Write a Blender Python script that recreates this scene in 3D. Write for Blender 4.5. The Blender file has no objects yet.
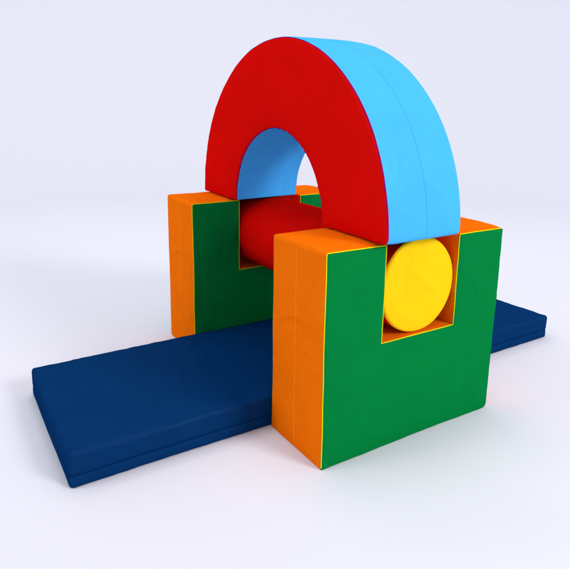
import bpy, bmesh, math, random
from mathutils import Vector, Matrix, noise

# ------------------------------------------------------------------ camera, light, exposure
scene = bpy.context.scene
COL = scene.collection
S = 0.7                      # one unit below = the 70 cm width of a notched block

cam_data = bpy.data.cameras.new('camera')
cam = bpy.data.objects.new('camera', cam_data)
COL.objects.link(cam)
scene.camera = cam
yaw, pit, roll = 0.5558, -0.2164, 0.0129
fwd = Vector((math.sin(yaw)*math.cos(pit), math.cos(yaw)*math.cos(pit), math.sin(pit)))
rgt = Vector((math.cos(yaw), -math.sin(yaw), 0))
upv = rgt.cross(fwd)
r2 = rgt*math.cos(roll) + upv*math.sin(roll)
u2 = -rgt*math.sin(roll) + upv*math.cos(roll)
loc = Vector((-1.2268, -1.6354, 1.4269))*S
cam.matrix_world = Matrix(((r2.x, u2.x, -fwd.x, loc.x), (r2.y, u2.y, -fwd.y, loc.y),
                           (r2.z, u2.z, -fwd.z, loc.z), (0, 0, 0, 1)))
cam_data.sensor_width = 36.0
cam_data.lens = 36.0*570.64/570.0
cam_data.shift_x = (285.0-279.38)/570.0
cam_data.shift_y = (232.64-284.5)/570.0
cam_data.clip_start = 0.02
cam_data.clip_end = 200

world = bpy.data.worlds.new('World')
scene.world = world
world.use_nodes = True
bg = world.node_tree.nodes['Background']
bg.inputs['Color'].default_value = (0.92, 0.935, 1.0, 1)
bg.inputs['Strength'].default_value = 0.71

def area(name, pos, target, size, power, color=(1, 1, 1)):
    d = bpy.data.lights.new(name, 'AREA')
    d.shape = 'DISK'; d.size = size; d.energy = power; d.color = color
    o = bpy.data.objects.new(name, d); COL.objects.link(o)
    p = Vector(pos); o.location = p
    o.rotation_euler = (Vector(target)-p).to_track_quat('-Z', 'Y').to_euler()
    return o
CTR = (0.35, 0.55, 0.35)
area('key_softbox', (2.9, -5.8, 4.3), CTR, 2.4, 338, (1, .99, .97))
area('side_softbox', (-6.0, 1.6, 3.4), CTR, 2.6, 78)
area('overhead_fill', (.4, .4, 6.3), (.4, .5, 0), 3.0, 61)  # added fill lamp, softens the shadows on the floor
area('left_overhead_fill', (-3.8, 1.8, 6.0), (-1, 1.6, 0), 3.0, 53)  # added fill lamp, evens the floor brightness from the left
area('backdrop_fill', (0.2, 3.4, 6.4), (3.2, 7.4, 1.6), 2.5, 84)  # added lamp, out of view, brightens the far wall of the sweep
area('backdrop_fill', (3.8, 1.2, 6.4), (7.2, 3.6, 1.6), 2.5, 34)  # second added lamp for the sweep wall, farther right

scene.view_settings.view_transform = 'Standard'
scene.view_settings.look = 'None'
scene.view_settings.exposure = 0.0
scene.view_settings.gamma = 1.0

# ------------------------------------------------------------------ materials
def srgb(r, g, b):
    f = lambda c: (c/12.92 if c <= .04045 else ((c+.055)/1.055)**2.4)
    return (f(r/255), f(g/255), f(b/255), 1)

def vinyl(name, col, rough=.42, grain=.12, wrinkle=.55, sheen=.015, var=.08):
    """coated-fabric vinyl: fine leather grain, soft wrinkles, slight mottling"""
    m = bpy.data.materials.new(name); m.use_nodes = True
    nt = m.node_tree; N = nt.nodes; L = nt.links
    b = N['Principled BSDF']
    tc = N.new('ShaderNodeTexCoord')
    n1 = N.new('ShaderNodeTexNoise'); n1.inputs['Scale'].default_value = 9; n1.inputs['Detail'].default_value = 5
    L.new(tc.outputs['Object'], n1.inputs['Vector'])
    mx = N.new('ShaderNodeMix'); mx.data_type = 'RGBA'
    lo = tuple(c*(1-var) for c in col[:3])+(1,); hi = tuple(min(1, c*(1+var)) for c in col[:3])+(1,)
    mx.inputs['A'].default_value = lo; mx.inputs['B'].default_value = hi
    L.new(n1.outputs['Fac'], mx.inputs['Factor'])
    L.new(mx.outputs['Result'], b.inputs['Base Color'])
    mr = N.new('ShaderNodeMapRange')
    mr.inputs['To Min'].default_value = rough-.07; mr.inputs['To Max'].default_value = rough+.09
    L.new(n1.outputs['Fac'], mr.inputs['Value']); L.new(mr.outputs['Result'], b.inputs['Roughness'])
    b.inputs['Specular IOR Level'].default_value = 0
    vo = N.new('ShaderNodeTexVoronoi'); vo.inputs['Scale'].default_value = 420
    L.new(tc.outputs['Object'], vo.inputs['Vector'])
    bp1 = N.new('ShaderNodeBump'); bp1.inputs['Strength'].default_value = grain; bp1.inputs['Distance'].default_value = .0006
    L.new(vo.outputs['Distance'], bp1.inputs['Height'])
    n2 = N.new('ShaderNodeTexNoise'); n2.inputs['Scale'].default_value = 5.5
    n2.inputs['Detail'].default_value = 3; n2.inputs['Distortion'].default_value = .8
    L.new(tc.outputs['Object'], n2.inputs['Vector'])
    bp2 = N.new('ShaderNodeBump'); bp2.inputs['Strength'].default_value = wrinkle; bp2.inputs['Distance'].default_value = .02
    L.new(n2.outputs['Fac'], bp2.inputs['Height']); L.new(bp1.outputs['Normal'], bp2.inputs['Normal'])
    L.new(bp2.outputs['Normal'], b.inputs['Normal'])
    gl = N.new('ShaderNodeBsdfGlossy'); gl.inputs['Roughness'].default_value = rough-.08      # faint sheen of the coating
    gl.inputs['Color'].default_value = tuple(.08+.92*c for c in col[:3])+(1,)
    L.new(bp2.outputs['Normal'], gl.inputs['Normal'])
    ms = N.new('ShaderNodeMixShader'); ms.inputs['Fac'].default_value = sheen
    L.new(b.outputs['BSDF'], ms.inputs[1]); L.new(gl.outputs['BSDF'], ms.inputs[2])
    L.new(ms.outputs['Shader'], N['Material Output'].inputs['Surface'])
    return m

M = dict(
    orange=vinyl('orange_vinyl', (0.84, 0.155, 0.002, 1), wrinkle=1.0),
    green=vinyl('green_vinyl', (0.0008, 0.185, 0.038, 1)),
    yellow=vinyl('yellow_vinyl', (0.92, 0.55, 0.006, 1), wrinkle=.9),
    red=vinyl('red_vinyl', (0.60, 0.0025, 0.0012, 1)),
    sky=vinyl('light_blue_vinyl', (0.060, 0.42, 0.93, 1)),
    navy=vinyl('dark_blue_vinyl', (0.0006, 0.028, 0.112, 1), wrinkle=.8, sheen=.035, rough=.52),
    piping=vinyl('yellow_piping', (0.80, 0.66, 0.004, 1), wrinkle=0),
    violet=vinyl('violet_thread', (0.035, 0.012, 0.33, 1), wrinkle=0),
    navyseam=vinyl('navy_seam', (0.001, 0.018, 0.085, 1), wrinkle=0),
    skyseam=vinyl('blue_seam', (0.045, 0.34, 0.83, 1), wrinkle=0),
    orangeseam=vinyl('orange_seam', (0.95, 0.24, 0.012, 1), wrinkle=0),
    redseam=vinyl('red_seam', (0.30, 0.001, 0.001, 1), wrinkle=0),
)
def paper():
    m = bpy.data.materials.new('white_sweep'); m.use_nodes = True
    nt = m.node_tree; b = nt.nodes['Principled BSDF']
    n = nt.nodes.new('ShaderNodeTexNoise'); n.inputs['Scale'].default_value = 3
    mx = nt.nodes.new('ShaderNodeMix'); mx.data_type = 'RGBA'
    mx.inputs['A'].default_value = (.690, .696, .757, 1); mx.inputs['B'].default_value = (.700, .706, .767, 1)
    nt.links.new(n.outputs['Fac'], mx.inputs['Factor'])
    nt.links.new(mx.outputs['Result'], b.inputs['Base Color'])
    b.inputs['Roughness'].default_value = .9
    b.inputs['Specular IOR Level'].default_value = .1
    return m
M['paper'] = paper()

# ------------------------------------------------------------------ setting: one seamless white sweep
def sweep():
    prof = [(0, 0), (1.5, 0), (3, 0), (4.5, 0)]
    R0, RC, HT = 4.5, 3.5, 6.0
    for k in range(1, 17):
        a = math.pi/2*k/16
        prof.append((R0+RC*math.sin(a), RC*(1-math.cos(a))))
    prof.append((R0+RC, HT))
    n = 96; V = [(.35, .55, 0)]; F = []
    for r, z in prof[1:]:
        for k in range(n):
            a = 2*math.pi*k/n
            V.append((.35+r*math.cos(a), .55+r*math.sin(a), z))
    for k in range(n): F.append((0, 1+k, 1+(k+1) % n))
    for j in range(len(prof)-2):
        for k in range(n):
            a, b = 1+j*n+k, 1+j*n+(k+1) % n
            F.append((a, a+n, b+n, b))
    me = bpy.data.meshes.new('ground'); me.from_pydata(V, [], F)
    me.polygons.foreach_set('use_smooth', [True]*len(F))
    me.materials.append(M['paper'])
    o = bpy.data.objects.new('ground', me); COL.objects.link(o)
    o['kind'] = 'structure'
    return o
sweep()

# ------------------------------------------------------------------ builders
def wob(p, amp=.0032, sc=3.1):
    """soft unevenness of the foam, a function of place so that seams stay closed"""
    q = Vector(p)
    return q + noise.noise_vector(q*sc)*amp + noise.noise_vector(q*9.5+Vector((3, 7, 1)))*.0011

def pucker(p, d):
    """small gathers in the cover beside a seam that lies a distance d away"""
    w = math.exp(-d/.030)*(1-math.exp(-d/.007))
    return (noise.noise(Vector(p)*26)*.0042 + noise.noise(Vector(p)*55)*.0018)*w

def link(name, V, F, mat, parent=None, org=(0, 0, 0), wobble=True, sharp=38):
    og = Vector(org)
    pts = [((wob(v) if wobble else Vector(v)) - og)*S for v in V]
    me = bpy.data.meshes.new(name); me.from_pydata([tuple(p) for p in pts], [], F)
    bm = bmesh.new(); bm.from_mesh(me)
    bmesh.ops.remove_doubles(bm, verts=bm.verts, dist=1e-6)
    bmesh.ops.recalc_face_normals(bm, faces=bm.faces)
    bm.to_mesh(me); bm.free()
    me.polygons.foreach_set('use_smooth', [True]*len(me.polygons))
    if sharp: me.set_sharp_from_angle(angle=math.radians(sharp))
    me.materials.append(mat)
    o = bpy.data.objects.new(name, me); COL.objects.link(o)
    if parent: o.parent = parent
    return o

def thing(name, label, cat, org, group=None):
    o = bpy.data.objects.new(name, None); COL.objects.link(o)
    o.location = Vector(org)*S; o.empty_display_size = .1
    o['label'] = label; o['category'] = cat
    if group: o['group'] = group
    return o

def lines(breaks, offs, step):
    """grid lines: every break, lines close beside it, and a fill in between"""
    b = sorted(breaks); out = set()
    for i in range(len(b)-1):
        a, c = b[i], b[i+1]
        inner = sorted({round(a+o, 6) for o in offs if a+o < (a+c)/2} | {round(c-o, 6) for o in offs if c-o > (a+c)/2})
        n = max(1, int((c-a)/step))
        lo = max([x for x in inner if x < (a+c)/2], default=a); hi = min([x for x in inner if x > (a+c)/2], default=c)
        fill = {round(lo+(hi-lo)*k/n, 6) for k in range(1, n)}
        out |= {round(a, 6), round(c, 6)} | set(inner) | fill
    return sorted(out)

class Shape:
    """flat outline made of grid cells, its convex corners rounded, to be used as face panels and a band round the edge"""
    def __init__(s, us, vs, inside, corners, segs, embed):
        s.us, s.vs, s.embed, s.corners, s.segs = us, vs, embed, corners, segs; s.swell = None; s.gather = True
        s.cells = [(i, j) for i in range(len(us)-1) for j in range(len(vs)-1)
                   if inside((us[i]+us[i+1])/2, (vs[j]+vs[j+1])/2)]
    def warp(s, u, v):
        for cu, cv, su, sv, r in s.corners:
            a = r-(u-cu)*su; b = r-(v-cv)*sv
            if a > 0 and b > 0 and a <= r+1e-6 and b <= r+1e-6:
                m = max(a, b); h = math.hypot(a, b)
                return cu+su*(r-a*m/h), cv+sv*(r-b*m/h)
        return u, v
    def dist(s, u, v):
        d = 9
        for (a, b, c, e) in s.segs:
            L2 = (c-a)**2+(e-b)**2
            t = max(0, min(1, ((u-a)*(c-a)+(v-b)*(e-b))/L2))
            d = min(d, math.hypot(u-a-t*(c-a), v-b-t*(e-b)))
        return d
    def panel(s, w, out, rp, pillow, soft=.09):
        """w = depth of the flat face, out = +1/-1 direction of its normal along the depth axis"""
        idx = {}; V = []; F = []
        def vid(i, j):
            if (i, j) not in idx:
                u, v = s.us[i], s.vs[j]; d = s.dist(u, v)
                k = max(0, rp-d)
                drop = rp-math.sqrt(max(0, rp*rp-k*k))
                rise = pillow*(1-math.exp(-(d/soft)))
                x, y = s.warp(u, v)
                idx[i, j] = len(V); V.append(s.embed(x, y, w+out*(rise-drop+pucker(s.embed(x, y, w), d))))
            return idx[i, j]
        for i, j in s.cells:
            F.append((vid(i, j), vid(i+1, j), vid(i+1, j+1), vid(i, j+1)))
        return V, F
    def band(s, ws, bulge, which=None):
        """strip round the outline; ws = depth samples, bulge(t) = swelling along the outline's normal"""
        cells = set(s.cells); edges = []
        for i, j in s.cells:
            for di, dj, e in ((-1, 0, ((i, j), (i, j+1))), (1, 0, ((i+1, j+1), (i+1, j))),
                              (0, -1, ((i+1, j), (i, j))), (0, 1, ((i, j+1), (i+1, j+1)))):
                if (i+di, j+dj) not in cells:
                    mu = (s.us[e[0][0]]+s.us[e[1][0]])/2; mv = (s.vs[e[0][1]]+s.vs[e[1][1]])/2
                    if which is None or which(mu, mv, di, dj): edges.append((e, (di, dj)))
        nrm = {}
        for e, n in edges:
            for k in e:
                a = nrm.setdefault(k, [0, 0]); a[0] += n[0]; a[1] += n[1]
        V = []; F = []; idx = {}
        n = len(ws); w0, w1 = ws[0], ws[-1]
        def col(k):
            if k not in idx:
                idx[k] = len(V)
                u, v = s.warp(s.us[k[0]], s.vs[k[1]])
                nx, ny = nrm[k]; h = math.hypot(nx, ny) or 1
                for w in ws:
                    b = bulge((w-w0)/(w1-w0))*(s.swell(u, v) if s.swell else 1)
                    b += pucker(s.embed(u, v, w), min(w-w0, w1-w)) * (1 if s.gather else 0)
                    V.append(s.embed(u+b*nx/h, v+b*ny/h, w))
            return idx[k]
        for (a, b), _ in edges:
            ia, ib = col(a), col(b)
            for k in range(n-1): F.append((ia+k, ib+k, ib+k+1, ia+k+1))
        return V, F

def tube(path, r, closed=False, sides=8):
    P = [Vector(p) for p in path]; V = []; F = []; n = len(P)
    for i, p in enumerate(P):
        a = P[i-1] if (i > 0 or closed) else p
        b = P[(i+1) % n] if (i < n-1 or closed) else p
        t = (b-a).normalized()
        ref = Vector((0, 1, 0)) if abs(t.y) < .8 else Vector((1, 0, 0))
        x = t.cross(ref).normalized(); y = t.cross(x)
        for k in range(sides):
            q = 2*math.pi*k/sides
            V.append(tuple(p + x*(r*math.cos(q)) + y*(r*math.sin(q))))
    for i in range(n if closed else n-1):
        for k in range(sides):
            a, b = i*sides+k, i*sides+(k+1) % sides
            c, d = ((i+1) % n)*sides+(k+1) % sides, ((i+1) % n)*sides+k
            F.append((a, b, c, d))
    if not closed:
        F.append(tuple(range(sides))); F.append(tuple((n-1)*sides+k for k in range(sides)))
    return V, F

def dense(pts, step=.02):
    out = []
    for a, b in zip(pts, pts[1:]):
        a, b = Vector(a), Vector(b); n = max(1, int((b-a).length/step))
        out += [a.lerp(b, k/n) for k in range(n)]
    return out + [Vector(pts[-1])]

# ------------------------------------------------------------------ the two notched blocks
W, H, D = 1.0, 0.9008, 0.3897
N0, N1, NZ = 0.289, 0.713, 0.485
RP = .008
OFF = (.0025, .005, .008, .012, .018, .026)

def notched_block(y0, label):
    org = (W/2, y0+D/2, 0)
    t = thing('notched_block', label, 'foam block', org, 'orange and green notched foam blocks')
    us = lines([0, N0, N1, W], OFF, .016); vs = lines([0, NZ, H], OFF, .016)
    inside = lambda u, v: not (N0 < u < N1 and v > NZ)
    r = .012
    corners = [(0, 0, 1, 1, .004), (W, 0, -1, 1, .026), (0, H, 1, -1, r), (W, H, -1, -1, .010), (N0, H, -1, -1, .006), (N1, H, 1, -1, .006)]
    pts = [(0, 0), (W, 0), (W, H), (N1, H), (N1, NZ), (N0, NZ), (N0, H), (0, H), (0, 0)]
    segs = [(a[0], a[1], b[0], b[1]) for a, b in zip(pts, pts[1:])]
    sh = Shape(us, vs, inside, corners, segs, lambda u, v, w: (u, y0+w, v))
    def swell(u, v):                                # notch walls stay flat round the roller, the weighted base stays straight
        if N0-.001 < u < N1+.001 and NZ-.001 < v < H-.012: return 0
        return min(1, v/.16)**.7
    sh.swell = swell
    ws = [RP+(D-2*RP)*k/40 for k in range(41)]
    V, F = sh.band(ws, lambda q: .0085*(1-(2*q-1)**4) - .0018*math.exp(-((q-.5)/.012)**2))
    link('side_cover', V, F, M['orange'], t, org)
    for w, o in ((0, -1), (D, 1)):
        V, F = sh.panel(w, o, RP, .007)
        link('face_panel', V, F, M['green'], t, org)
        if o > 0: continue
        # piping sewn into the seam between panel and side
        yy = y0+w-o*(RP*.35)
        path = [(0, yy, .012), (0, yy, H-.006), (.006, yy, H), (N0-.004, yy, H), (N0, yy, H-.004), (N0, yy, NZ),
                (N1, yy, NZ), (N1, yy, H-.004), (N1+.004, yy, H), (W-.012, yy, H)]
        V, F = tube(dense(path), .0022)
        link('piping', V, F, M['piping'], t, org)
    ym = y0+D/2                                     # stitched joins up the middle of the outer sides
    for x, sg in ((0, -1), (W, 1)):
        V, F = tube([(x+sg*(.0064*min(1, z/.16)**.7-.0008), ym, z) for z in [.006+(H-.02)*k/70 for k in range(71)]], .0026, sides=6)
        link('seam', V, F, M['orangeseam'], t, org)
    return t

Y2 = 1.2478
notched_block(0.0, 'notched block nearest the viewer, its bright green face holding the yellow end of the roller')
notched_block(Y2, 'notched block standing behind the dark blue mat, its green face in shade')

# ------------------------------------------------------------------ roller lying in both notches
RC = .2105
XC, ZC = .501, NZ+.003+RC
YA, YB = .016, Y2+D-.016
def roller():
    org = (XC, (YA+YB)/2, NZ)
    t = thing('roller', 'red foam roller with yellow ends lying in the notches of both blocks', 'foam roller', org)
    n = 96; rr = .014
    ys = [YA+rr+(YB-YA-2*rr)*k/40 for k in range(41)]
    V = []; F = []
    for y in ys:
        for k in range(n):
            a = 2*math.pi*k/n; V.append((XC+RC*math.cos(a), y, ZC+RC*math.sin(a)))
    for j in range(len(ys)-1):
        for k in range(n): F.append((j*n+k, j*n+(k+1) % n, (j+1)*n+(k+1) % n, (j+1)*n+k))
    link('sleeve', V, F, M['red'], t, org)
    for y, o in ((YA, -1), (YB, 1)):
        V = []; F = []
        rings = [(RC, -o*rr)] + [(RC-rr*(1-math.cos(q)), -o*rr*(1-math.sin(q))) for q in [math.pi/2*i/6 for i in range(1, 7)]]
        rings += [(RC-rr-(RC-rr)*f, o*.008*(1-(1-f)**2)) for f in (.12, .3, .5, .7, .85)]
        for r, dy in rings:
            for k in range(n):
                a = 2*math.pi*k/n; V.append((XC+r*math.cos(a), y+dy, ZC+r*math.sin(a)))
        for j in range(len(rings)-1):
            for k in range(n): F.append((j*n+k, j*n+(k+1) % n, (j+1)*n+(k+1) % n, (j+1)*n+k))
        V.append((XC, y+o*.008, ZC)); c = len(V)-1; j = len(rings)-1
        for k in range(n): F.append((j*n+k, j*n+(k+1) % n, c))
        link('end_cap', V, F, M['yellow'], t, org)
roller()

# ------------------------------------------------------------------ arch standing over the roller
AX0, AX1, YC, RO, RI, AZ = .241, .646, .7836, .8357, .4117, .912
def arch():
    org = ((AX0+AX1)/2, YC, AZ)
    t = thing('arch', 'half-round foam arch with red faces and light blue curved sides on top of the roller', 'foam arch', org)
    RM = (RO+RI)/2; LEN = math.pi*RM            # u across the ring, v along its middle line
    us = lines([0, RO-RI], OFF, .018); vs = lines([0, LEN], OFF, .016)
    def embed(u, v, w):
        a = v/LEN*math.pi; r = RI+u
        return (AX0+w, YC+r*math.cos(a), AZ+r*math.sin(a))
    TH = RO-RI; wd = AX1-AX0
    corners = [(0, 0, 1, 1, .012), (TH, 0, -1, 1, .018), (0, LEN, 1, -1, .014), (TH, LEN, -1, -1, .026)]
    segs = [(0, 0, TH, 0), (TH, 0, TH, LEN), (TH, LEN, 0, LEN), (0, LEN, 0, 0)]
    corners = [(0, 0, 1, 1, .010), (TH, 0, -1, 1, .012), (0, LEN, 1, -1, .010), (TH, LEN, -1, -1, .026)]
    sh = Shape(us, vs, lambda u, v: True, corners, segs, embed)
    for w, o, rp, pil in ((0, -1, RP, .017), (wd, 1, .002, .001)):
        V, F = sh.panel(w, o, rp, pil, .045)
        link('face_panel', V, F, M['red'], t, org)
    ws = [RP+(wd-RP-.002)*k/40 for k in range(41)]
    bul = lambda q: .006*(1-(2*q-1)**4)
    V, F = sh.band(ws, lambda q: bul(q)-.0018*math.exp(-((q-.5)/.012)**2), lambda u, v, di, dj: di > 0)
    link('outer_cover', V, F, M['sky'], t, org)
    V, F = sh.band(ws, lambda q: -.3*bul(q), lambda u, v, di, dj: di < 0)
    link('inner_cover', V, F, M['sky'], t, org)
    for sg in (-1, 1):
        V, F = sh.band(ws, lambda q: 0, lambda u, v, di, dj: dj == sg)
        link('foot', V, F, M['sky'], t, org)
    rng = random.Random(5)
    V = []; F = []; n = 46                          # violet overlock stitches round the opening of the front face
    for i in range(n):
        a = LEN*(.012+.976*(i+rng.uniform(-.22, .22))/n); b = a+LEN*.976/n*rng.uniform(.35, .85)
        du, dw = rng.uniform(-.0003, .0012), rng.uniform(-.002, .002)
        v, f = tube([embed(.0006+du, a+(b-a)*k/4, RP*.4+dw) for k in range(5)], rng.uniform(.0014, .0022), sides=6)
        F += [tuple(q+len(V) for q in g) for g in f]; V += v
    link('stitching', V, F, M['violet'], t, org)
    path = [embed(TH-.0006+.0009*noise.noise(Vector((k*.33, 0, 0))), LEN*(.012+.976*k/150), RP*.45+.002*noise.noise(Vector((0, k*.27, 0)))) for k in range(151)]
    V, F = tube(path, .0014, sides=6)
    link('stitching', V, F, M['violet'], t, org)
    path = [embed(TH+.0036, LEN*(.01+.98*k/150), wd/2) for k in range(151)]
    V, F = tube(path, .0022, sides=6)
    link('seam', V, F, M['skyseam'], t, org)
arch()

# ------------------------------------------------------------------ long mat between the blocks
MX0, MX1, MY0, MY1, MH = -.886, 2.066, D+.001, Y2-.002, .1425
def mat():
    org = ((MX0+MX1)/2, (MY0+MY1)/2, 0)
    t = thing('mat', 'long flat dark blue foam mat lying on the floor between the two blocks', 'foam mat', org)
    off = (.003, .006, .010, .015, .021, .028)
    us = lines([MX0, MX1], off, .02); vs = lines([MY0, MY1], off, .02)
    r = .016
    corners = [(MX0, MY0, 1, 1, r), (MX1, MY0, -1, 1, r), (MX0, MY1, 1, -1, r), (MX1, MY1, -1, -1, r)]
    p = [(MX0, MY0), (MX1, MY0), (MX1, MY1), (MX0, MY1), (MX0, MY0)]
    segs = [(a[0], a[1], b[0], b[1]) for a, b in zip(p, p[1:])]
    sh = Shape(us, vs, lambda u, v: True, corners, segs, lambda u, v, w: (u, v, w))
    RT = .014; sh.gather = False
    V, F = sh.panel(MH, 1, RT, .012, .05)
    V2, F2 = sh.panel(0.002, -1, .008, 0)
    zs = [.010+(MH-RT-.010)*k/20 for k in range(21)]
    V3, F3 = sh.band(zs, lambda q: -.004*math.exp(-((q-.36)/.06)**2))
    n = len(V); F2 = [tuple(i+n for i in f) for f in F2]
    m = n+len(V2); F3 = [tuple(i+m for i in f) for f in F3]
    link('cover', V+V2+V3, F+F2+F3, M['navy'], t, org, sharp=60)
    z = .010+(MH-RT-.010)*.36
    e = .0035; k = .012
    path = dense([(MX0+e, MY0+k, z), (MX0+k, MY0+e, z), (MX1-k, MY0+e, z), (MX1-e, MY0+k, z), (MX1-e, MY1-k, z),
                  (MX1-k, MY1-e, z), (MX0+k, MY1-e, z), (MX0+e, MY1-k, z), (MX0+e, MY0+k, z)])[:-1]
    V, F = tube(path, .0028, closed=True, sides=6)
    link('seam', V, F, M['navyseam'], t, org)
mat()
